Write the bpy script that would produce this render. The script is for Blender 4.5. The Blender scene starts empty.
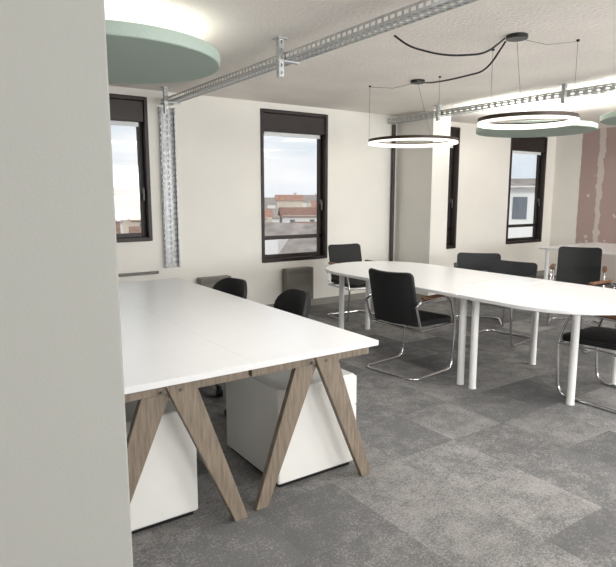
import bpy, bmesh, math, random
from mathutils import Vector, Matrix
random.seed(7)
C=bpy.context.scene.collection
try:
    bpy.context.scene.view_settings.view_transform='Standard'
except Exception: pass

# ------------------------------------------------------------ materials
def srgb(r,g,b):
    f=lambda c:(c/255/12.92) if c/255<=0.04045 else ((c/255+0.055)/1.055)**2.4
    return (f(r),f(g),f(b),1)
def N(nt,t,**k):
    n=nt.nodes.new(t)
    for a,b in k.items(): setattr(n,a,b)
    return n
def mat(name,col,rough=.5,metal=0,var=0.06,scale=8,bump=0,bscale=60,stretch=(1,1,1),spec=None,emit=None,es=0):
    m=bpy.data.materials.new(name); m.use_nodes=True
    nt=m.node_tree; b=nt.nodes['Principled BSDF']
    tc=N(nt,'ShaderNodeTexCoord'); mp=N(nt,'ShaderNodeMapping'); mp.inputs['Scale'].default_value=stretch
    nt.links.new(tc.outputs['Object'],mp.inputs['Vector'])
    no=N(nt,'ShaderNodeTexNoise'); no.inputs['Scale'].default_value=scale; no.inputs['Detail'].default_value=5
    nt.links.new(mp.outputs[0],no.inputs['Vector'])
    cr=N(nt,'ShaderNodeValToRGB')
    cr.color_ramp.elements[0].position=.3; cr.color_ramp.elements[1].position=.7
    cr.color_ramp.elements[0].color=tuple(c*(1-var) for c in col[:3])+(1,)
    cr.color_ramp.elements[1].color=tuple(min(1,c*(1+var)) for c in col[:3])+(1,)
    nt.links.new(no.outputs['Fac'],cr.inputs[0]); nt.links.new(cr.outputs[0],b.inputs['Base Color'])
    b.inputs['Roughness'].default_value=rough; b.inputs['Metallic'].default_value=metal
    if spec is not None: b.inputs['Specular IOR Level'].default_value=spec
    if emit:
        b.inputs['Emission Color'].default_value=emit; b.inputs['Emission Strength'].default_value=es
    if bump:
        n2=N(nt,'ShaderNodeTexNoise'); n2.inputs['Scale'].default_value=bscale; n2.inputs['Detail'].default_value=6
        nt.links.new(mp.outputs[0],n2.inputs['Vector'])
        bp=N(nt,'ShaderNodeBump'); bp.inputs['Strength'].default_value=bump; bp.inputs['Distance'].default_value=.01
        nt.links.new(n2.outputs['Fac'],bp.inputs['Height']); nt.links.new(bp.outputs[0],b.inputs['Normal'])
    return m
M={}
M['wall']=mat('painted_wall',srgb(239,236,229),.9,var=.02,scale=2,bump=.08,bscale=120)
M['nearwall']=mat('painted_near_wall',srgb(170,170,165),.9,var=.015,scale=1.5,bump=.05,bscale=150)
M['ceil']=mat('plaster_ceiling',srgb(249,243,236),.95,var=.06,scale=1.3,bump=.8,bscale=40)
M['base']=mat('grey_baseboard',srgb(150,148,142),.7)
M['white']=mat('white_laminate',srgb(236,236,236),.28,var=.01)
M['whitemetal']=mat('white_powder_coat',srgb(244,244,242),.4,var=.01)
M['pedw']=mat('white_cabinet_metal',srgb(236,235,231),.4,var=.015)
M['dark']=mat('dark_edge',srgb(95,92,87),.6)
M['wood']=mat('grey_oak',srgb(130,117,102),.55,var=.25,scale=3,stretch=(30,30,3),bump=.1,bscale=10)
M['armwood']=mat('brown_armrest_wood',srgb(122,86,62),.45,var=.15,scale=4,stretch=(20,3,20))
M['blackfab']=mat('black_upholstery',srgb(22,23,25),.7,var=.2,scale=200,bump=.2,bscale=400)
M['charcoal']=mat('charcoal_upholstery',srgb(46,47,50),.8,var=.15,scale=200,bump=.2,bscale=400)
M['plastic']=mat('black_plastic',srgb(22,22,24),.4,var=.05)
M['bronze']=mat('dark_bronze_aluminium',srgb(58,48,42),.4,.4,var=.05)
M['chrome']=mat('chrome',srgb(215,215,218),.12,1,var=.02)
M['galv']=mat('galvanised_steel',srgb(188,190,191),.45,.6,var=.14,scale=25)
M['galvd']=mat('dull_galvanised_steel',srgb(168,170,172),.45,.6,var=.18,scale=25)
M['steeldk']=mat('grey_steel',srgb(105,103,100),.45,.6,var=.1)
M['riser']=mat('dark_grey_steel',srgb(84,80,76),.5,.4,var=.1)
M['frame']=mat('bronze_window_frame',srgb(44,36,33),.45,.2,var=.08)
M['blind']=mat('white_blind_fabric',srgb(240,242,242),.9)
M['mint']=mat('sage_acoustic_felt',srgb(174,190,180),.95,var=.04,scale=60,bump=.15,bscale=300)
M['mintrim']=mat('sage_felt_edge',srgb(182,198,188),.95,var=.04,scale=60)
M['diff']=mat('lamp_diffuser',srgb(255,250,240),.5,emit=(1,.91,.78,1),es=1.3)
M['upl']=mat('uplight_diffuser',srgb(255,250,240),.5,emit=(1,.97,.92,1),es=2)
M['heater']=mat('grey_convector',srgb(122,119,112),.5,.2)
M['houseW']=mat('render_facade',srgb(204,193,178),.9,var=.1,scale=.6)
M['houseW2']=mat('white_facade',srgb(222,220,216),.9,var=.05,scale=.6)
M['winext']=mat('far_window_glass',srgb(104,110,116),.3)
M['ground']=mat('town_ground',srgb(150,148,140),.95,var=.2,scale=.05)
def roofmat(name,c):
    m=mat(name,c,.9,var=.28,scale=2.2,stretch=(1,1,2)); nt=m.node_tree; b=nt.nodes['Principled BSDF']
    tc=N(nt,'ShaderNodeTexCoord'); w=N(nt,'ShaderNodeTexWave',bands_direction='X'); w.inputs['Scale'].default_value=4; w.inputs['Distortion'].default_value=1
    nt.links.new(tc.outputs['Object'],w.inputs['Vector'])
    src=b.inputs['Base Color'].links[0].from_socket
    mx=N(nt,'ShaderNodeMix',data_type='RGBA',blend_type='MULTIPLY'); mx.inputs[0].default_value=.15
    nt.links.new(src,mx.inputs[6]); nt.links.new(w.outputs['Color'],mx.inputs[7]); nt.links.new(mx.outputs[2],b.inputs['Base Color'])
    return m
M['roofO']=roofmat('terracotta_tiles',srgb(166,126,108))
M['roofG']=roofmat('grey_brown_tiles',srgb(152,143,137))
M['roofR']=roofmat('red_brown_tiles',srgb(138,106,92))

g=bpy.data.materials.new('window_glass'); g.use_nodes=True; nt=g.node_tree; nt.nodes.clear()
o=N(nt,'ShaderNodeOutputMaterial'); mx=N(nt,'ShaderNodeMixShader'); t=N(nt,'ShaderNodeBsdfTransparent'); gl=N(nt,'ShaderNodeBsdfGlossy')
gl.inputs['Roughness'].default_value=.02; t.inputs[0].default_value=(.98,.985,.985,1); mx.inputs[0].default_value=.03
nt.links.new(t.outputs[0],mx.inputs[1]); nt.links.new(gl.outputs[0],mx.inputs[2]); nt.links.new(mx.outputs[0],o.inputs[0])
M['glass']=g

def mathf(nt):
    L=nt.links.new
    def mth(op,a,b_=None,c=None):
        n=N(nt,'ShaderNodeMath',operation=op)
        for i,v in enumerate((a,b_,c)):
            if v is None: continue
            if isinstance(v,(int,float)): n.inputs[i].default_value=v
            else: L(v,n.inputs[i])
        return n.outputs[0]
    return mth
def carpet():
    m=bpy.data.materials.new('carpet_tiles'); m.use_nodes=True; nt=m.node_tree; b=nt.nodes['Principled BSDF']
    L=nt.links.new; mth=mathf(nt)
    tc=N(nt,'ShaderNodeTexCoord'); sp=N(nt,'ShaderNodeSeparateXYZ'); L(tc.outputs['Object'],sp.inputs[0])
    TS=.46
    tx=mth('DIVIDE',mth('ADD',sp.outputs[0],12.13),TS); ty=mth('DIVIDE',mth('ADD',sp.outputs[1],3.31),TS)
    fx=mth('FLOOR',tx); fy=mth('FLOOR',ty)
    cb=N(nt,'ShaderNodeCombineXYZ'); L(fx,cb.inputs[0]); L(fy,cb.inputs[1])
    wn=N(nt,'ShaderNodeTexWhiteNoise',noise_dimensions='2D'); L(cb.outputs[0],wn.inputs['Vector'])
    off=N(nt,'ShaderNodeVectorMath',operation='ADD'); L(tc.outputs['Object'],off.inputs[0])
    sc=N(nt,'ShaderNodeVectorMath',operation='SCALE'); L(wn.outputs['Color'],sc.inputs[0]); sc.inputs['Scale'].default_value=7; L(sc.outputs[0],off.inputs[1])
    n2=N(nt,'ShaderNodeTexNoise'); n2.inputs['Scale'].default_value=95; n2.inputs['Detail'].default_value=4; n2.inputs['Roughness'].default_value=.75; L(off.outputs[0],n2.inputs['Vector'])
    n3=N(nt,'ShaderNodeTexNoise'); n3.inputs['Scale'].default_value=8; n3.inputs['Detail'].default_value=7; n3.inputs['Roughness'].default_value=.72; L(off.outputs[0],n3.inputs['Vector'])
    n5=N(nt,'ShaderNodeTexNoise'); n5.inputs['Scale'].default_value=1.8; n5.inputs['Detail'].default_value=4; n5.inputs['Roughness'].default_value=.6; L(tc.outputs['Object'],n5.inputs['Vector'])
    dens=mth('ADD',mth('MULTIPLY',mth('SUBTRACT',wn.outputs['Value'],.64),.20),mth('MULTIPLY',mth('SUBTRACT',n5.outputs['Fac'],.5),.34))
    d=mth('ADD',dens,mth('MULTIPLY',mth('SUBTRACT',n3.outputs['Fac'],.5),.62))
    thr=mth('ADD',n2.outputs['Fac'],d)
    r=N(nt,'ShaderNodeValToRGB'); r.color_ramp.elements[0].position=.38; r.color_ramp.elements[1].position=.65
    r.color_ramp.elements[0].color=srgb(113,113,113); r.color_ramp.elements[1].color=srgb(164,161,158)
    L(thr,r.inputs[0])
    sep=N(nt,'ShaderNodeSeparateColor'); L(wn.outputs['Color'],sep.inputs[0])
    tone=mth('ADD',.85,mth('MULTIPLY',sep.outputs[1],.18))
    n4=N(nt,'ShaderNodeTexNoise'); n4.inputs['Scale'].default_value=220; L(tc.outputs['Object'],n4.inputs['Vector'])
    tone2=mth('MULTIPLY',tone,mth('ADD',.55,mth('MULTIPLY',n4.outputs['Fac'],.90)))
    ex=mth('ABSOLUTE',mth('SUBTRACT',mth('FRACT',tx),.5)); ey=mth('ABSOLUTE',mth('SUBTRACT',mth('FRACT',ty),.5))
    seam=mth('GREATER_THAN',mth('MAXIMUM',ex,ey),.495)
    tone3=mth('MULTIPLY',tone2,mth('SUBTRACT',1,mth('MULTIPLY',seam,.08)))
    cv=N(nt,'ShaderNodeVectorMath',operation='SCALE'); L(r.outputs[0],cv.inputs[0]); L(tone3,cv.inputs['Scale'])
    L(cv.outputs[0],b.inputs['Base Color']); b.inputs['Roughness'].default_value=.98; b.inputs['Specular IOR Level'].default_value=.1
    bp=N(nt,'ShaderNodeBump'); bp.inputs['Strength'].default_value=.4; bp.inputs['Distance'].default_value=.004
    L(n4.outputs['Fac'],bp.inputs['Height']); L(bp.outputs[0],b.inputs['Normal'])
    return m
M['carpet']=carpet()

def pinkwall():
    m=bpy.data.materials.new('unfinished_plasterboard'); m.use_nodes=True; nt=m.node_tree; b=nt.nodes['Principled BSDF']
    L=nt.links.new; mth=mathf(nt)
    tc=N(nt,'ShaderNodeTexCoord'); sp=N(nt,'ShaderNodeSeparateXYZ'); L(tc.outputs['Object'],sp.inputs[0])
    no=N(nt,'ShaderNodeTexNoise'); no.inputs['Scale'].default_value=6; no.inputs['Detail'].default_value=6; L(tc.outputs['Object'],no.inputs['Vector'])
    w=mth('MULTIPLY',mth('SUBTRACT',no.outputs['Fac'],.5),.13)
    y=mth('ADD',sp.outputs[1],w); z=mth('ADD',sp.outputs[2],w)
    j1=mth('LESS_THAN',mth('ABSOLUTE',mth('SUBTRACT',y,5.34)),.045)
    j3=mth('LESS_THAN',z,.62)
    vo=N(nt,'ShaderNodeTexVoronoi'); vo.inputs['Scale'].default_value=4.4; L(tc.outputs['Object'],vo.inputs['Vector'])
    j4=mth('LESS_THAN',mth('ADD',vo.outputs['Distance'],w),.14)
    j=mth('MAXIMUM',mth('MAXIMUM',j1,j4),j3)
    mx=N(nt,'ShaderNodeMix',data_type='RGBA'); L(j,mx.inputs[0]); mx.inputs[6].default_value=srgb(176,153,147); mx.inputs[7].default_value=srgb(206,196,190)
    k=mth('GREATER_THAN',mth('ADD',sp.outputs[1],mth('MULTIPLY',w,.3)),5.70)
    m2=N(nt,'ShaderNodeMix',data_type='RGBA'); L(k,m2.inputs[0]); L(mx.outputs[2],m2.inputs[6]); m2.inputs[7].default_value=srgb(234,230,223)
    L(m2.outputs[2],b.inputs['Base Color']); b.inputs['Roughness'].default_value=.95
    return m
M['pinkwall']=pinkwall()

# ------------------------------------------------------------ mesh builder
class MB:
    def __init__(s): s.v=[]; s.f=[]
    def add(s,vs,fs,mtx=None):
        o=len(s.v)
        s.v+= [tuple(mtx@Vector(p)) if mtx else tuple(p) for p in vs]
        s.f+= [tuple(i+o for i in f) for f in fs]; return s
    def box(s,x0,x1,y0,y1,z0,z1,mtx=None):
        vs=[(x0,y0,z0),(x1,y0,z0),(x1,y1,z0),(x0,y1,z0),(x0,y0,z1),(x1,y0,z1),(x1,y1,z1),(x0,y1,z1)]
        return s.add(vs,[(0,3,2,1),(4,5,6,7),(0,1,5,4),(1,2,6,5),(2,3,7,6),(3,0,4,7)],mtx)
    def prism(s,pts,z0,z1,mtx=None):
        n=len(pts); vs=[(p[0],p[1],z0) for p in pts]+[(p[0],p[1],z1) for p in pts]
        fs=[tuple(range(n-1,-1,-1)),tuple(range(n,2*n))]+[(i,(i+1)%n,n+(i+1)%n,n+i) for i in range(n)]
        return s.add(vs,fs,mtx)
    def slab(s,P,y0,y1):
        n=len(P); vs=[(p[0],y0,p[1]) for p in P]+[(p[0],y1,p[1]) for p in P]
        fs=[tuple(range(n)),tuple(range(2*n-1,n-1,-1))]+[(i,n+i,n+(i+1)%n,(i+1)%n) for i in range(n)]
        return s.add(vs,fs)
    def cyl(s,c,r,z0,z1,n=24,r2=None):
        r2=r if r2 is None else r2
        vs=[(c[0]+r*math.cos(2*math.pi*i/n),c[1]+r*math.sin(2*math.pi*i/n),z0) for i in range(n)]
        vs+=[(c[0]+r2*math.cos(2*math.pi*i/n),c[1]+r2*math.sin(2*math.pi*i/n),z1) for i in range(n)]
        fs=[tuple(range(n-1,-1,-1)),tuple(range(n,2*n))]+[(i,(i+1)%n,n+(i+1)%n,n+i) for i in range(n)]
        return s.add(vs,fs)
    def ring(s,c,prof,n=72):
        k=len(prof); vs=[];fs=[]
        for i in range(n):
            a=2*math.pi*i/n
            for (r,z) in prof: vs.append((c[0]+r*math.cos(a),c[1]+r*math.sin(a),c[2]+z))
        for i in range(n):
            for j in range(k):
                fs.append((i*k+j,((i+1)%n)*k+j,((i+1)%n)*k+(j+1)%k,i*k+(j+1)%k))
        return s.add(vs,fs)
    def tube(s,pts,r,n=10,closed=False):
        P=[Vector(p) for p in pts]; m=len(P); vs=[];fs=[]
        up=None
        for i in range(m):
            if closed: t=(P[(i+1)%m]-P[i-1]).normalized()
            else: t=(P[min(i+1,m-1)]-P[max(i-1,0)]).normalized()
            if up is None:
                a=Vector((0,0,1)) if abs(t.z)<.9 else Vector((1,0,0)); up=(a-t*a.dot(t)).normalized()
            else: up=(up-t*up.dot(t)).normalized()
            sd=t.cross(up)
            for k in range(n):
                a=2*math.pi*k/n; vs.append(tuple(P[i]+up*r*math.cos(a)+sd*r*math.sin(a)))
        rng=m if closed else m-1
        for i in range(rng):
            for k in range(n):
                fs.append((i*n+k,i*n+(k+1)%n,((i+1)%m)*n+(k+1)%n,((i+1)%m)*n+k))
        if not closed:
            fs.append(tuple(range(n-1,-1,-1))); fs.append(tuple((m-1)*n+k for k in range(n)))
        return s.add(vs,fs)
    def pad(s,w,h,t,r,bend=0,n=14,nz=8,mtx=None,crown=.012):
        xs=[-w/2*math.cos(math.pi*i/n) for i in range(n+1)]
        def hh(x):
            e=abs(x)-(w/2-r)
            return h/2 if e<=0 else h/2-r+math.sqrt(max(r*r-e*e,0))
        vs=[];fs=[]
        for side in (0,1):
            for x in xs:
                H=hh(x)
                for j in range(nz+1):
                    q=-math.cos(math.pi*j/nz); z=H*q
                    ed=(1-(abs(x)/(w/2))**6)*(1-abs(q)**6)
                    tt=(t/2-crown)*1+crown*ed*1
                    y=(-tt if side==0 else tt)+bend*(x/(w/2))**2
                    vs.append((x,y,z))
        K=nz+1; O=(n+1)*K
        for i in range(n):
            for j in range(nz):
                fs.append((i*K+j,(i+1)*K+j,(i+1)*K+j+1,i*K+j+1))
                fs.append((O+i*K+j,O+i*K+j+1,O+(i+1)*K+j+1,O+(i+1)*K+j))
            fs.append((i*K,O+i*K,O+(i+1)*K,(i+1)*K)); fs.append((i*K+nz,(i+1)*K+nz,O+(i+1)*K+nz,O+i*K+nz))
        for j in range(nz):
            fs.append((j,j+1,O+j+1,O+j)); a=n*K+j; fs.append((a,O+a,O+a+1,a+1))
        return s.add(vs,fs,mtx)
    def perf(s,o,u,v,L,W,rows,pitch=.05,sl=.03,sw=.35):
        o=Vector(o);u=Vector(u);v=Vector(v); n=max(1,round(L/pitch)); p=L/n; q=W/rows
        for i in range(n):
            for j in range(rows):
                a=i*p;b=(i+1)*p;c=j*q;d=(j+1)*q
                ia=a+(p-sl)/2; ib=b-(p-sl)/2; ic=c+q*(1-sw)/2; id_=d-q*(1-sw)/2
                P=[(a,c),(b,c),(b,d),(a,d),(ia,ic),(ib,ic),(ib,id_),(ia,id_)]
                s.add([tuple(o+u*x+v*y) for x,y in P],[(0,1,5,4),(1,2,6,5),(2,3,7,6),(3,0,4,7)])
        return s
    def obj(s,name,m,parent=None,bevel=0,seg=2,smooth=False,loc=None,label=None):
        me=bpy.data.meshes.new(name); me.from_pydata(s.v,[],s.f); me.update()
        bm=bmesh.new(); bm.from_mesh(me); bmesh.ops.remove_doubles(bm,verts=bm.verts,dist=1e-6); bmesh.ops.recalc_face_normals(bm,faces=bm.faces); bm.to_mesh(me); bm.free()
        me.materials.append(m)
        ob=bpy.data.objects.new(name,me); C.objects.link(ob)
        if loc: ob.location=loc
        if parent: ob.parent=parent
        if bevel:
            b=ob.modifiers.new('Bevel','BEVEL'); b.width=bevel; b.segments=seg; b.limit_method='ANGLE'; b.angle_limit=math.radians(40)
        if smooth:
            for p in me.polygons: p.use_smooth=True
            try:
                me.set_sharp_from_angle(angle=math.radians(50))
            except Exception: pass
        if label: ob['label']=label
        return ob
def thing(name,label,cat,loc=(0,0,0),rot=0,group=None):
    e=bpy.data.objects.new(name,None); C.objects.link(e); e.location=loc; e.rotation_euler=(0,0,rot); e.empty_display_size=.1
    e['label']=label; e['category']=cat
    if group: e['group']=group
    return e
def struct(o,label=None):
    o['kind']='structure'
    if label: o['label']=label
    return o
def copy_thing(src,loc,rot,label=None,group=None):
    e=src.copy(); C.objects.link(e); e.location=loc; e.rotation_euler=(0,0,rot)
    def rec(a,b):
        for ch in list(a.children):
            c=ch.copy(); C.objects.link(c); c.parent=b; rec(ch,c)
    rec(src,e)
    if label: e['label']=label
    if group: e['group']=group
    return e
def fillet(pts,r,n=6):
    P=[Vector(p) for p in pts]; out=[P[0]]
    for i in range(1,len(P)-1):
        a=(P[i-1]-P[i]); b=(P[i+1]-P[i]); d=min(r,a.length*.49,b.length*.49)
        A=P[i]+a.normalized()*d; B=P[i]+b.normalized()*d
        for k in range(n+1):
            t=k/n; out.append(A*(1-t)**2+P[i]*2*t*(1-t)+B*t*t)
    out.append(P[-1]); return out

# ------------------------------------------------------------ room shell
CE=2.58; YB=6.2; XE=9.7; XW=-2.6; YS=-3.2; WT=.16
struct(MB().box(XW-.3,XE+.1,YS-.3,YB+WT,-.2,0).obj('floor',M['carpet']),'grey patchwork speckled carpet tile floor')
struct(MB().box(XW-.3,XE+.1,YS-.3,YB+WT,CE,CE+.25).obj('ceiling',M['ceil']),'rough white plastered concrete ceiling')
WIN=[(1.13,2.17,.97,2.5),(3.56,4.57,.63,2.5),(6.12,7.12,.63,2.5),(8.4,9.42,.63,2.48)]
def wall_open(name,a0,a1,wins,fn,m,label):
    b=MB(); cur=a0
    for (x0,x1,z0,z1) in wins:
        fn(b,cur,x0,0,CE); fn(b,x0,x1,0,z0); fn(b,x0,x1,z1,CE); cur=x1
    fn(b,cur,a1,0,CE)
    return struct(b.obj(name,m),label)
wall_open('wall_back',XW,XE,WIN,lambda b,x0,x1,z0,z1:b.box(x0,x1,YB,YB+WT,z0,z1),M['wall'],'off-white painted wall with window openings')
struct(MB().box(XE,XE+.1,YS,YB+WT,0,CE).obj('wall_end',M['pinkwall']),'pinkish unfinished plasterboard wall with filled joints')
SW=[(-1.8,.4,.7,2.4),(1.2,3.4,.7,2.4),(4.2,6.4,.7,2.4),(7.0,9.2,.7,2.4)]
wall_open('wall_front',XW,XE,SW,lambda b,x0,x1,z0,z1:b.box(x0,x1,YS-.3,YS,z0,z1),M['wall'],'white wall with wide windows')
struct(MB().box(XW-.3,XW,YS-.3,YB+WT,0,CE).obj('wall_left',M['wall']),'plain white side wall')
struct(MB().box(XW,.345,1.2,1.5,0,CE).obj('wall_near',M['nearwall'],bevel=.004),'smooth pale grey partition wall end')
struct(MB().box(5.8,6.13,5.5,YB,0,CE).obj('trim_1',M['wall']),'white boxed structural column')
b=MB(); 
b.box(XW,5.8,YB-.012,YB,0,.09); b.box(6.13,XE,YB-.012,YB,0,.09); b.box(5.788,5.8,5.488,YB,0,.09); b.box(5.788,6.142,5.488,5.5,0,.09)
struct(b.obj('baseboard_back',M['base']),'thin grey baseboard')

def window(n,x0,x1,z0,z1,transom,y=YB,s=1,blind=True,casd=.22):
    e=bpy.data.objects.new('window_%d'%n,None); C.objects.link(e); e.location=(x0,y,z0)
    struct(e,'dark bronze framed window with roller blind' if blind else 'wide window in white wall'); W=x1-x0;H=z1-z0
    f=MB(); t=.04
    Y=lambda a,b:(min(a*s,b*s),max(a*s,b*s))
    ya,yb=Y(-.015,.155)
    f.box(0,t,ya,yb,0,H); f.box(W-t,W,ya,yb,0,H); f.box(t,W-t,ya,yb,0,t); f.box(t,W-t,ya,yb,H-t,H)
    f.obj('frame',M['frame'],e,bevel=.004)
    ya,yb=Y(.075,.12); q=MB(); k=.045; top=H-t-(casd if blind else 0)
    xa,xb,za=t,W-t,t
    if transom:
        q.box(xa,xb,ya,yb,transom-.025,transom+.025)
    q.box(xa,xa+k,ya,yb,za,top); q.box(xb-k,xb,ya,yb,za,top); q.box(xa+k,xb-k,ya,yb,za,za+k); q.box(xa+k,xb-k,ya,yb,top-.02,top)
    q.obj('sash',M['frame'],e,bevel=.005)
    gy=Y(.094,.098); MB().box(xa+k-.005,xb-k+.005,gy[0],gy[1],za+k-.005,top-.02).obj('glass_pane',M['glass'],e)
    if blind:
        ya,yb=Y(.0,.12); MB().box(t,W-t,ya,yb,H-t-casd,H-t).obj('blind_cassette',M['frame'],e,bevel=.008)
        ya,yb=Y(.05,.054); r=MB().box(t+.045,W-t-.045,ya,yb,H-t-casd-.035,H-t-casd); ya,yb=Y(.044,.06); r.box(t+.045,W-t-.045,ya,yb,H-t-casd-.045,H-t-casd-.035)
        r.obj('roller_blind',M['blind'],e)
        ya,yb=Y(.03,.075); hz=(transom or .1)+.42; h=MB().box(xb-k+.012,xb-k+.036,ya+.025,yb,hz,hz+.06); h.box(xb-k+.015,xb-k+.033,ya,ya+.02,hz-.08,hz+.05); h.obj('handle',M['steeldk'],e,bevel=.004)
    return e
window(1,*WIN[0],None); window(2,*WIN[1],.30); window(3,*WIN[2],.30); window(4,*WIN[3],.30)
for i,w in enumerate(SW): window(5+i,*w,None,y=YS,s=-1,blind=False)

o_=MB().box(1.2,2.22,YB-.03,YB-.002,.60,.63).obj('wall_trunking',M['steeldk'],bevel=.004); o_['label']='thin dark cable trunking fixed on white wall'; o_['category']='cable duct'

# ------------------------------------------------------------ desk bench
X0,X1,Y0,Y1=.47,1.90,2.13,4.82; XM=(X0+X1)/2; YM=(Y0+Y1)/2
d=thing('bench_desk','large white bench desk with grey oak trestle legs','desk',(XM,YM,0))
g_=.0004
for (a,b_,c,e_) in [(X0,XM-g_,Y0,YM-g_),(XM+g_,X1,Y0,YM-g_),(X0,XM-g_,YM+g_,Y1),(XM+g_,X1,YM+g_,Y1)]:
    MB().box(a-XM,b_-XM,c-YM,e_-YM,.714,.74).obj('tabletop',M['white'],d,bevel=.0007)
for yy in (Y0+.05,YM-.02,Y1-.09):
    for (a,b_) in ((X0+.02,XM-.008),(XM+.008,X1-.02)):
        MB().box(a-XM,b_-XM,yy-YM,yy+.04-YM,.662,.714).obj('apron',M['wood'],d,bevel=.003)
    for (fa,fb) in ((X0+.03,XM-.06),(XM+.06,X1-.03)):
        ap=(fa+fb)/2-XM
        for fx,sg in ((fa-XM,-1),(fb-XM,1)):
            wt=.13; wb=.066
            tx=ap+sg*.04
            y0=yy-YM+(-.012 if sg>0 else .014)
            MB().slab([(tx-wt/2,.70),(tx+wt/2,.70),(fx+wb/2,0.0),(fx-wb/2,0.0)],y0,y0+.032).obj('leg',M['wood'],d,bevel=.004)
            B=MB(); n=12; q=[(tx+.007*math.cos(2*math.pi*i/n),.675+.007*math.sin(2*math.pi*i/n)) for i in range(n)]
            B.slab(q,yy-YM-.016,yy-YM-.009); B.obj('bolt',M['steeldk'],d)
for xx in (X0+.35,X1-.35):
    MB().box(xx-.02-XM,xx+.02-XM,Y0+.1-YM,Y1-.1-YM,.675,.713).obj('beam',M['steeldk'],d)

def pedestal(x0,x1,y0,y1,side,label):
    cx,cy=(x0+x1)/2,(y0+y1)/2; e=thing('pedestal_cabinet',label,'cabinet',(cx,cy,0),group='white pedestals under the desk')
    w=(x1-x0)/2; dd=(y1-y0)/2
    MB().box(-w+.02,w-.02,-dd+.02,dd-.02,0,.022).obj('plinth',M['plastic'],e)
    MB().box(-w,w,-dd,dd,.022,.522).obj('body',M['pedw'],e,bevel=.012,seg=3)
    for (za,zb) in ((.045,.19),(.195,.34),(.345,.505)):
        xa,xb=(w+.001,w+.018) if side>0 else (-w-.018,-w-.001)
        dr=MB().box(xa,xb,-dd+.01,dd-.01,za,zb).obj('drawer',M['pedw'],e,bevel=.002)
        hx=(w+.018,w+.034) if side>0 else (-w-.034,-w-.018)
        MB().box(hx[0],hx[1],-.06,.06,zb-.045,zb-.033).obj('handle',M['steeldk'],dr)
pedestal(1.40,1.89,2.30,2.88,1,'white metal pedestal cabinet standing under the desk')
pedestal(.50,.98,2.32,2.90,-1,'white metal pedestal cabinet beside desk trestle leg')

# ------------------------------------------------------------ meeting table
def d_outline(xc,r,ys,ye,flip):
    n=36
    if flip>0:
        out=[(xc-r,ys),(xc+r,ys)]
        out+=[(xc+r*math.cos(math.pi*i/n),ye+r*math.sin(math.pi*i/n)) for i in range(n+1)]
    else:
        out=[(xc+r,ys),(xc-r,ys)]
        out+=[(xc-r*math.cos(math.pi*i/n),ye-r*math.sin(math.pi*i/n)) for i in range(n+1)]
    return out
R=.61; XT=3.90; YJ=2.83
def mtable(ys,ye,flip,legs,label):
    oc=(XT,(ys+ye)/2,0)
    e=thing('meeting_table',label,'table',oc,group='white rounded meeting tables')
    P=[(a-oc[0],b-oc[1]) for a,b in d_outline(XT,R,ys,ye,flip)]
    MB().prism(P,.713,.74).obj('tabletop',M['white'],e,bevel=.004)
    s=MB(); 
    for (lx,ly) in legs:
        b=MB().cyl((lx-oc[0],ly-oc[1]),.027,.004,.69,20); b.cyl((lx-oc[0],ly-oc[1]),.029,0,.012,20); b.cyl((lx-oc[0],ly-oc[1]),.055,.69,.713,20)
        b.obj('leg',M['whitemetal'],e,smooth=True)
    k=len(legs)
    for i in range(k):
        a=legs[i];b_=legs[(i+1)%k]
        s.tube([(a[0]-oc[0],a[1]-oc[1],.699),(b_[0]-oc[0],b_[1]-oc[1],.699)],.012,6)
    s.obj('under_frame',M['whitemetal'],e)
    return e
t1=mtable(YJ+.004,4.29,1,[(3.44,YJ+.06),(4.38,YJ+.06),(4.06,4.74),(3.60,4.62)],'white half-oval meeting table on round white legs')
t2=mtable(YJ-.004,2.38,-1,[(3.44,YJ-.058),(4.43,2.20),(3.74,2.15)],'white rounded end section of meeting table')
MB().box(-.11,.11,-.05,.05,0,.004).obj('cable_port',M['pedw'],t1,loc=(0.0,3.12-(YJ+.003+4.29)/2,.7405),bevel=.002,label='square pale grey cable port lid')

ft=thing('side_table','white rectangular table standing by the windows','table',(8.15,4.15,0))
MB().prism([(-.75,-.75),(.75,-.75),(.75,.75),(-.75,.75)],.705,.73).obj('tabletop',M['white'],ft,bevel=.01)
for a in (-.66,.66):
    for b_ in (-.66,.66): MB().cyl((a,b_),.028,0,.705,16).obj('leg',M['whitemetal'],ft,smooth=True)

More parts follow.
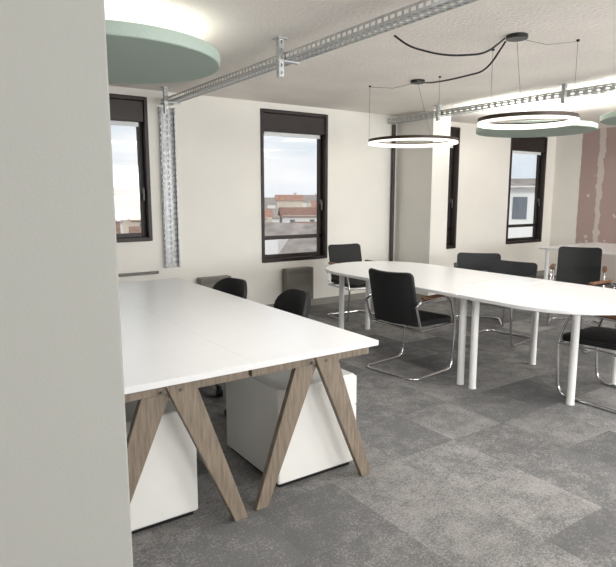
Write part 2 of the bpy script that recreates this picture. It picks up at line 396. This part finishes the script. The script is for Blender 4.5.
# ------------------------------------------------------------ visitor chair
def visitor_chair(loc,rot,label,fab='blackfab',bh=.44,bz=.65,bw=.46,arm='armwood',armlabel='brown wooden armrest pad'):
    e=thing('visitor_chair',label,'chair',loc,rot,group='black visitor chairs around the meeting table')
    b=MB(); w=.265; tr=.0115
    pl=[(-.0,-.27,.012),(-w,-.27,.012),(-w,.24,.012),(-w,.27,.42),(-w,.18,.655),(-w,-.20,.635),(-w,-.265,.60)]
    left=fillet(pl,.09,8); 
    b.tube(left,tr,10); b.tube([(-p[0],p[1],p[2]) for p in left],tr,10)
    b.tube([(-w,.262,.40),(w,.262,.40)],.010,8); b.tube([(-w,-.19,.40),(w,-.19,.40)],.010,8)
    b.tube(fillet([(-w,.262,.40),(-w,-.19,.40)],.02),.010,8); b.tube([(w,.262,.40),(w,-.19,.40)],.010,8)
    b.tube([(-w,-.19,.40),(-w,-.262,.60)],.010,8); b.tube([(w,-.19,.40),(w,-.262,.60)],.010,8)
    b.obj('frame',M['chrome'],e,smooth=True,label='polished chrome tube frame')
    T=Matrix.Translation((0,.03,.445))@Matrix.Rotation(math.radians(90-2),4,'X')
    MB().pad(.50,.48,.065,.06,0,mtx=T).obj('seat',M[fab],e,bevel=.006,smooth=True)
    T=Matrix.Translation((0,-.275,bz))@Matrix.Rotation(math.radians(13),4,'X')
    MB().pad(bw,bh,.042,.045,.05,mtx=T,crown=.009).obj('backrest',M[fab],e,bevel=.005,smooth=True)
    for s in (-1,1):
        MB().box(s*w-.024,s*w+.024,-.18,.16,.652,.675,).obj('armrest',M[arm],e,bevel=.008,seg=3,label=armlabel)
    return e
HP=math.pi/2
vc=visitor_chair((3.40,3.42,0),-HP+.12,'black visitor chair with chrome frame at table side')
copy_thing(vc,(4.33,5.28,0),math.pi-.1,'black visitor chair at rounded end of meeting table')
copy_thing(vc,(4.09,2.06,0),0,'black chair with chrome sled base at rounded table end')
vb=visitor_chair((5.24,2.54,0),HP,'black visitor chair on window side of meeting table','blackfab',.40,.61,.46)
vc5=copy_thing(vc,(6.12,3.54,0),HP+.5,'black visitor chair standing near the side table')
vg=visitor_chair((4.86,3.62,0),HP+.15,'charcoal grey visitor chair on window side of table','charcoal',.38,.595,.50,'plastic','black armrest pad')
copy_thing(vg,(5.32,4.26,0),2.3,'charcoal grey visitor chair standing behind another chair')
copy_thing(vc,(7.0,2.9,0),HP+math.pi,'black visitor chair facing the side table')

def office_chair(loc,rot,label):
    e=thing('office_chair',label,'chair',loc,rot,group='black swivel chairs at the desk')
    b=MB()
    for i in range(5):
        a=2*math.pi*i/5+.3
        b.tube([(0.03*math.cos(a),.03*math.sin(a),.10),(.27*math.cos(a),.27*math.sin(a),.065)],.018,8)
    b.cyl((0,0),.04,.07,.14,16)
    b.obj('base',M['plastic'],e,smooth=True)
    for i in range(5):
        a=2*math.pi*i/5+.3; x,y=.27*math.cos(a),.27*math.sin(a)
        c=MB().tube([(x-.02*math.sin(a),y+.02*math.cos(a),.028),(x+.02*math.sin(a),y-.02*math.cos(a),.028)],.028,14); c.box(x-.008,x+.008,y-.008,y+.008,.05,.075)
        c.obj('caster',M['plastic'],e,smooth=True)
    MB().cyl((0,0),.022,.12,.42,14).obj('gas_column',M['chrome'],e,smooth=True)
    T=Matrix.Translation((0,.02,.455))@Matrix.Rotation(math.radians(90),4,'X')
    MB().pad(.48,.46,.08,.14,0,mtx=T).obj('seat',M['blackfab'],e,bevel=.012,smooth=True)
    T=Matrix.Translation((0,-.27,.645))@Matrix.Rotation(math.radians(8),4,'X')
    MB().pad(.44,.34,.05,.15,.09,mtx=T).obj('backrest',M['blackfab'],e,bevel=.01,smooth=True)
    s=MB().tube(fillet([(0,-.05,.40),(0,-.27,.40),(0,-.295,.62)],.08),.016,8); s.box(-.08,.08,-.1,.1,.395,.418)
    s.obj('back_support',M['plastic'],e,smooth=True)
    return e
oc=office_chair((1.80,3.97,0),HP+.15,'black swivel chair with rounded back at the desk')
copy_thing(oc,(1.90,3.28,0),HP-.1)

def convector(x0,x1,z0,z1,label):
    e=thing('convector_heater',label,'heater',((x0+x1)/2,YB-.085,0),group='grey convectors below the windows'); w=(x1-x0)/2
    MB().box(-w,w,-.06,.06,z0,z1).obj('body',M['heater'],e,bevel=.008)
    s=MB()
    n=int((x1-x0)/.03)
    for i in range(n-1): s.box(-w+.03+i*.03,-w+.042+i*.03,-.062,-.06,z1-.07,z1-.03)
    s.obj('grille',M['dark'],e)
    MB().box(-w+.03,w-.03,-.04,.065,0,z0).obj('foot',M['dark'],e)
convector(3.84,4.25,.12,.54,'grey convector heater on wall below window')
convector(2.67,3.06,.12,.52,'small grey convector heater beside cable tray')

# ------------------------------------------------------------ cable trays
def tray(name,xc,z,y0,y1,w,h,label,pitch=.05,sl=.03,sw=.4):
    L_=y1-y0
    e=thing(name,label,'cable tray',(xc,y1,z))
    b=MB(); b.perf((-w/2,-L_,0),(0,1,0),(1,0,0),L_,w,3,pitch,sl,.48)
    b.obj('tray_bottom',M['galv'],e)
    for s in (-1,1):
        q=MB(); q.perf((s*w/2,-L_,0),(0,1,0),(0,0,1),L_,h,1,pitch,sl,sw); q.box(min(s*w/2,s*(w/2-.01)),max(s*w/2,s*(w/2-.01)),-L_,0,h,h+.002)
        q.obj('side_rail',M['galv'],e)
    return e
tray('cable_tray',2.375,2.435,-1.5,6.18,.12,.05,'galvanised perforated cable tray hung under ceiling',.055,.035,.44)
tray('cable_tray',5.66,2.46,-1.5,6.18,.12,.065,'perforated steel cable tray beside the column',.09,.055,.5)
def vtray(xc,w,z0,z1,m,label):
    e=thing('wall_cable_tray',label,'cable tray',(xc,YB,z0))
    b=MB(); b.perf((-w/2,-.012,0),(0,0,1),(1,0,0),z1-z0,w,3 if w>.12 else 1,.06,.034,.45); b.obj('back_plate',m,e)
    for s in (-1,1):
        q=MB(); q.perf((s*w/2,-.012,0),(0,0,1),(0,-1,0),z1-z0,.055,1,.06,.034,.38); q.box(min(s*w/2,s*(w/2-.01)),max(s*w/2,s*(w/2-.01)),-.069,-.067,0,z1-z0); q.obj('side_rail',m,e)
vtray(2.375,.165,.66,2.41,M['galvd'],'galvanised perforated cable tray running up the wall')
e=thing('cable_riser','narrow dark steel channel running up beside column','cable duct',(5.71,YB,0))
MB().box(-.02,.02,-.058,-.014,0,2.45).obj('channel',M['riser'],e,bevel=.003)
MB().box(.02,.034,-.03,-.014,0,2.45).obj('flange',M['steeldk'],e)
def hanger(x,y,z,label,drop=.12):
    e=thing('tray_hanger',label,'bracket',(x,y,CE),group='steel hangers holding the cable trays')
    H=CE-z+drop
    b=MB(); b.perf((-.02,-.02,-H),(0,0,1),(1,0,0),H,.04,1,.05,.025,.35); b.box(-.021,-.019,-.02,.02,-H,0); b.box(.019,.021,-.02,.02,-H,0)
    b.obj('strut',M['galv'],e)
    MB().box(-.04,.04,-.04,.04,-.006,0).obj('ceiling_plate',M['galv'],e)
    MB().box(-.03,.16,-.018,.022,-(CE-z)-.012,-(CE-z)-.002).obj('bracket_arm',M['galv'],e)
for yy in (1.2,3.68,5.95): hanger(2.285,yy,2.435,'galvanised strut hanger beside the cable tray')
for yy in (1.5,3.5,5.2): hanger(5.56,yy,2.46,'galvanised strut hanger beside the cable tray',.07)

# ------------------------------------------------------------ lamps
def area(name,loc,rot,sx,sy,e,col=(1,1,1),shape='RECTANGLE'):
    l=bpy.data.lights.new(name,'AREA'); l.shape=shape; l.size=sx
    if shape=='RECTANGLE': l.size_y=sy
    l.energy=e; l.color=col
    o=bpy.data.objects.new(name,l); C.objects.link(o); o.location=loc; o.rotation_euler=rot; return o
def ring_lamp(c,r,z,label,can,cr,a0):
    e=thing('ring_pendant_lamp',label,'lamp',(c[0],c[1],z),group='black ring pendant lamps')
    t=.016; h=.046
    MB().ring((0,0,0),[(r,.0),(r,h),(r-t,h),(r-t,.0)]).obj('housing',M['bronze'],e,smooth=True)
    MB().ring((0,0,0),[(r+.001,-.002),(r+.001,.018),(r-.0005,.018),(r-.0005,.0),(r-t+.0005,.0),(r-t+.0005,.036),(r-t-.001,.036),(r-t-.001,-.002)]).obj('diffuser',M['diff'],e,smooth=True,label='glowing warm white diffuser')
    ch=CE-z
    cx,cy=can[0]-c[0],can[1]-c[1]
    for i in range(3):
        a=2*math.pi*i/3+a0; x,y=(r-t/2)*math.cos(a),(r-t/2)*math.sin(a)
        if i==2: P=[(x,y,h),(cx,cy,ch-.02)]
        else: P=[(x,y,h),(x,y,ch-.012)]
        MB().tube(P,.0014,5).obj('suspension_wire',M['steeldk'],e)
        if i<2:
            MB().cyl((x,y),.012,ch-.014,ch-.001,12).obj('ceiling_hook',M['plastic'],e)
            if i==0: MB().tube([(cx,cy,ch-.02),((cx+x)/2,(cy+y)/2,ch-.05),(x,y,ch-.014)],.0018,5).obj('feed_wire',M['steeldk'],e)
    MB().cyl((cx,cy),cr,ch-.028,ch,28).obj('ceiling_canopy',M['plastic'],e,bevel=.004)
    for i in range(4):
        a=2*math.pi*i/4+.3
        l=bpy.data.lights.new('ring_light','SPOT'); l.energy=6; l.spot_size=math.radians(150); l.spot_blend=1; l.shadow_soft_size=.05; l.color=(1,.98,.94)
        o=bpy.data.objects.new('ring_light',l); C.objects.link(o); o.location=(c[0]+r*math.cos(a),c[1]+r*math.sin(a),z-.06)
    return e
ring_lamp((4.32,4.38),.455,1.99,'glowing ring pendant lamp over far table end',(4.19,4.2),.07,2.4)
ring_lamp((3.78,2.66),.35,1.985,'glowing ring pendant lamp over near table section',(3.61,2.66),.075,-.55)
def cable(pts,label,r=.005):
    P=fillet(pts,.25,10); o=MB().tube(P,r,8).obj('power_cable',M['plastic'],smooth=True); o['label']=label; o['category']='cable'
cable([(3.53,2.70,2.555),(3.42,2.77,2.45),(3.2,2.95,2.44),(2.98,3.08,2.50),(2.9,3.15,2.578)],'black power cable sagging from ceiling hook',.007)
cable([(3.60,2.745,2.555),(3.6,2.9,2.38),(3.72,3.4,2.40),(3.9,3.8,2.46),(4.12,4.13,2.555)],'black power cable linking two lamp canopies',.007)
def acoustic(c,r,z,t,label,en=22):
    e=thing('acoustic_disc_lamp',label,'lamp',(c[0],c[1],z),group='sage green felt ceiling discs')
    MB().cyl((0,0),r,0,t,72).obj('felt_disc',M['mint'],e,bevel=.006,smooth=True)
    MB().ring((0,0,0),[(r+.002,.006),(r+.002,t-.004),(r-.001,t-.004),(r-.001,.006)]).obj('felt_edge',M['mintrim'],e,smooth=True)
    MB().ring((0,0,0),[(r*.86,t),(r*.86,t+.012),(r*.78,t+.012),(r*.78,t)]).obj('uplight_ring',M['upl'],e,smooth=True,label='white upward glowing light ring')
    ch=CE-z
    for i in range(3):
        a=2*math.pi*i/3+.2; MB().tube([(r*.6*math.cos(a),r*.6*math.sin(a),t),(.05*math.cos(a),.05*math.sin(a),ch-.012)],.002,5).obj('suspension_wire',M['steeldk'],e)
    MB().cyl((0,0),.07,ch-.022,ch-.001,24).obj('ceiling_canopy',M['whitemetal'],e,bevel=.003)
    area('uplight',(c[0],c[1],z+t+.02),(math.pi,0,0),r*1.7,0,en,(1,.98,.95),'DISK')
acoustic((1.17,4.02),.72,2.335,.078,'round sage green felt disc hung above the desk',4)
acoustic((6.45,4.42),.70,2.24,.06,'round sage green felt disc hung near the column',36)
acoustic((6.45,2.89),.62,2.24,.06,'round sage green felt disc hung beyond the table',36)

# ------------------------------------------------------------ exterior town
gr=MB().box(-150,400,12,400,-9.4,-9).obj('ground',M['ground']); struct(gr,'town ground far below the windows')
def house(x,y,w,dp,top,rh,rot,wm,rm,label,wins,rows=1,dorm=False):
    e=thing('town_house',label,'house',(x,y,-9),rot,group='town houses seen through windows')
    H=top+9-rh; a,b_=w/2,dp/2
    MB().box(-a,a,-b_,b_,0,H).obj('facade',M[wm],e)
    r=MB(); o=.2
    r.add([(-a-o,-b_-o,H-.1),(a+o,-b_-o,H-.1),(a+o,b_+o,H-.1),(-a-o,b_+o,H-.1),(-a-o,0,H+rh),(a+o,0,H+rh)],[(0,1,5,4),(3,4,5,2),(0,4,3),(1,2,5),(0,3,2,1)])
    r.obj('roof',M[rm],e)
    MB().box(a*.4,a*.4+.45,.3,.7,H,H+rh+.4).obj('chimney',M['houseW'],e)
    if dorm:
        MB().box(-a*.55,-a*.55+.8,-b_*.6,0,H+.05,H+rh*.7).obj('dormer',M['houseW2'],e)
    if wins:
        n=max(2,int(w/1.4))
        for k in range(rows):
            for i in range(n):
                xx=-a+(i+.5)*w/n
                MB().box(xx-.25,xx+.25,-b_-.03,-b_+.0,H-1.2-1.5*k,H-.4-1.5*k).obj('house_window',M['winext'],e)
rr=random.Random(91)
for dist,w,dp,top,rh in ((30,3.2,4,-1.7,.6),(38,3.4,4,-1.1,.6),(48,3.8,4,-.7,.7),(61,4.4,5,-.3,.8),(78,5,5,.1,.9),(104,6,6,.7,1.2),(145,8,8,1.9,1.6)):
    step=(w*1.14)/dist; ang=math.radians(82)-rr.uniform(0,step)
    while ang>math.radians(28):
        if any(lo<math.degrees(ang)<hi for lo,hi in ((66,78),(52,63),(31,40))):
            rot=ang-math.pi/2
            house(dist*math.cos(ang),dist*math.sin(ang),w*rr.uniform(.6,.95),dp,top+rr.uniform(-.5,.6)*(dist/50)**.8,rh*rr.uniform(.7,1.3),rot+rr.uniform(-.1,.1),rr.choice(['houseW','houseW2','houseW']),rr.choice(['roofO','roofG','roofR','roofO']),'pale town house with tiled gable roof',dist<70,1,False)
        ang-=step
a_=math.radians(55.2)
house(21*math.cos(a_),21*math.sin(a_),4.6,6,.45,1.7,a_-math.pi/2-.4,'houseW2','roofG','white house with grey tiled roof close to window',True,1,True)
a_=math.radians(34.6)
house(24*math.cos(a_),24*math.sin(a_),2.1,3,2.1,.3,a_-math.pi/2+.15,'houseW2','roofG','tall white block of flats beyond far window',True,5)

# ------------------------------------------------------------ world + lights
w=bpy.data.worlds.new('World'); bpy.context.scene.world=w; w.use_nodes=True; nt=w.node_tree; bg=nt.nodes['Background']
tc=N(nt,'ShaderNodeTexCoord'); mp=N(nt,'ShaderNodeMapping'); mp.inputs['Scale'].default_value=(1,1,3)
no=N(nt,'ShaderNodeTexNoise'); no.inputs['Scale'].default_value=3.2; no.inputs['Detail'].default_value=6
nt.links.new(tc.outputs['Generated'],mp.inputs[0]); nt.links.new(mp.outputs[0],no.inputs['Vector'])
cr=N(nt,'ShaderNodeValToRGB'); cr.color_ramp.elements[0].position=.36; cr.color_ramp.elements[1].position=.6
cr.color_ramp.elements[0].color=srgb(216,226,236); cr.color_ramp.elements[1].color=srgb(246,247,249)
nt.links.new(no.outputs['Fac'],cr.inputs[0]); nt.links.new(cr.outputs[0],bg.inputs[0]); bg.inputs[1].default_value=1.12
for i,(a,b_,z0,z1) in enumerate(SW):
    area('window_daylight',((a+b_)/2,YS-.35,1.5),(math.radians(105),0,0),2.0,1.6,(32,140,180,180)[i],(.995,.99,.98))
area('overhead_fill',(1.5,2.1,2.5),(0,0,0),1.0,.8,20,(1,.99,.98))  # these area lights are added fill above the view, brightening desk, tables and floor
area('overhead_fill',(3.6,.9,2.5),(0,0,0),1.2,.8,32,(1,.99,.98))
area('overhead_fill',(6.6,.6,2.5),(0,0,0),1.2,.8,52,(1,.99,.98))
s=bpy.data.lights.new('sun','SUN'); s.energy=1.6; s.angle=.3; so=bpy.data.objects.new('sun',s); C.objects.link(so); so.rotation_euler=(math.radians(50),0,math.radians(-30))

# ------------------------------------------------------------ camera
cam=bpy.data.cameras.new('camera'); co=bpy.data.objects.new('camera',cam); C.objects.link(co)
th=math.atan2(88.5,572); az=math.radians(34.5)
F=Vector((math.sin(az)*math.cos(th),math.cos(az)*math.cos(th),-math.sin(th)))
Rr=Vector((math.cos(az),-math.sin(az),0)); U=Rr.cross(F)
mtx=Matrix(((Rr.x,U.x,-F.x,0),(Rr.y,U.y,-F.y,0),(Rr.z,U.z,-F.z,1.47),(0,0,0,1)))
co.matrix_world=mtx
cam.sensor_fit='HORIZONTAL'; cam.sensor_width=36; cam.lens=572/616*36; cam.clip_start=.05; cam.clip_end=1000
bpy.context.scene.camera=co
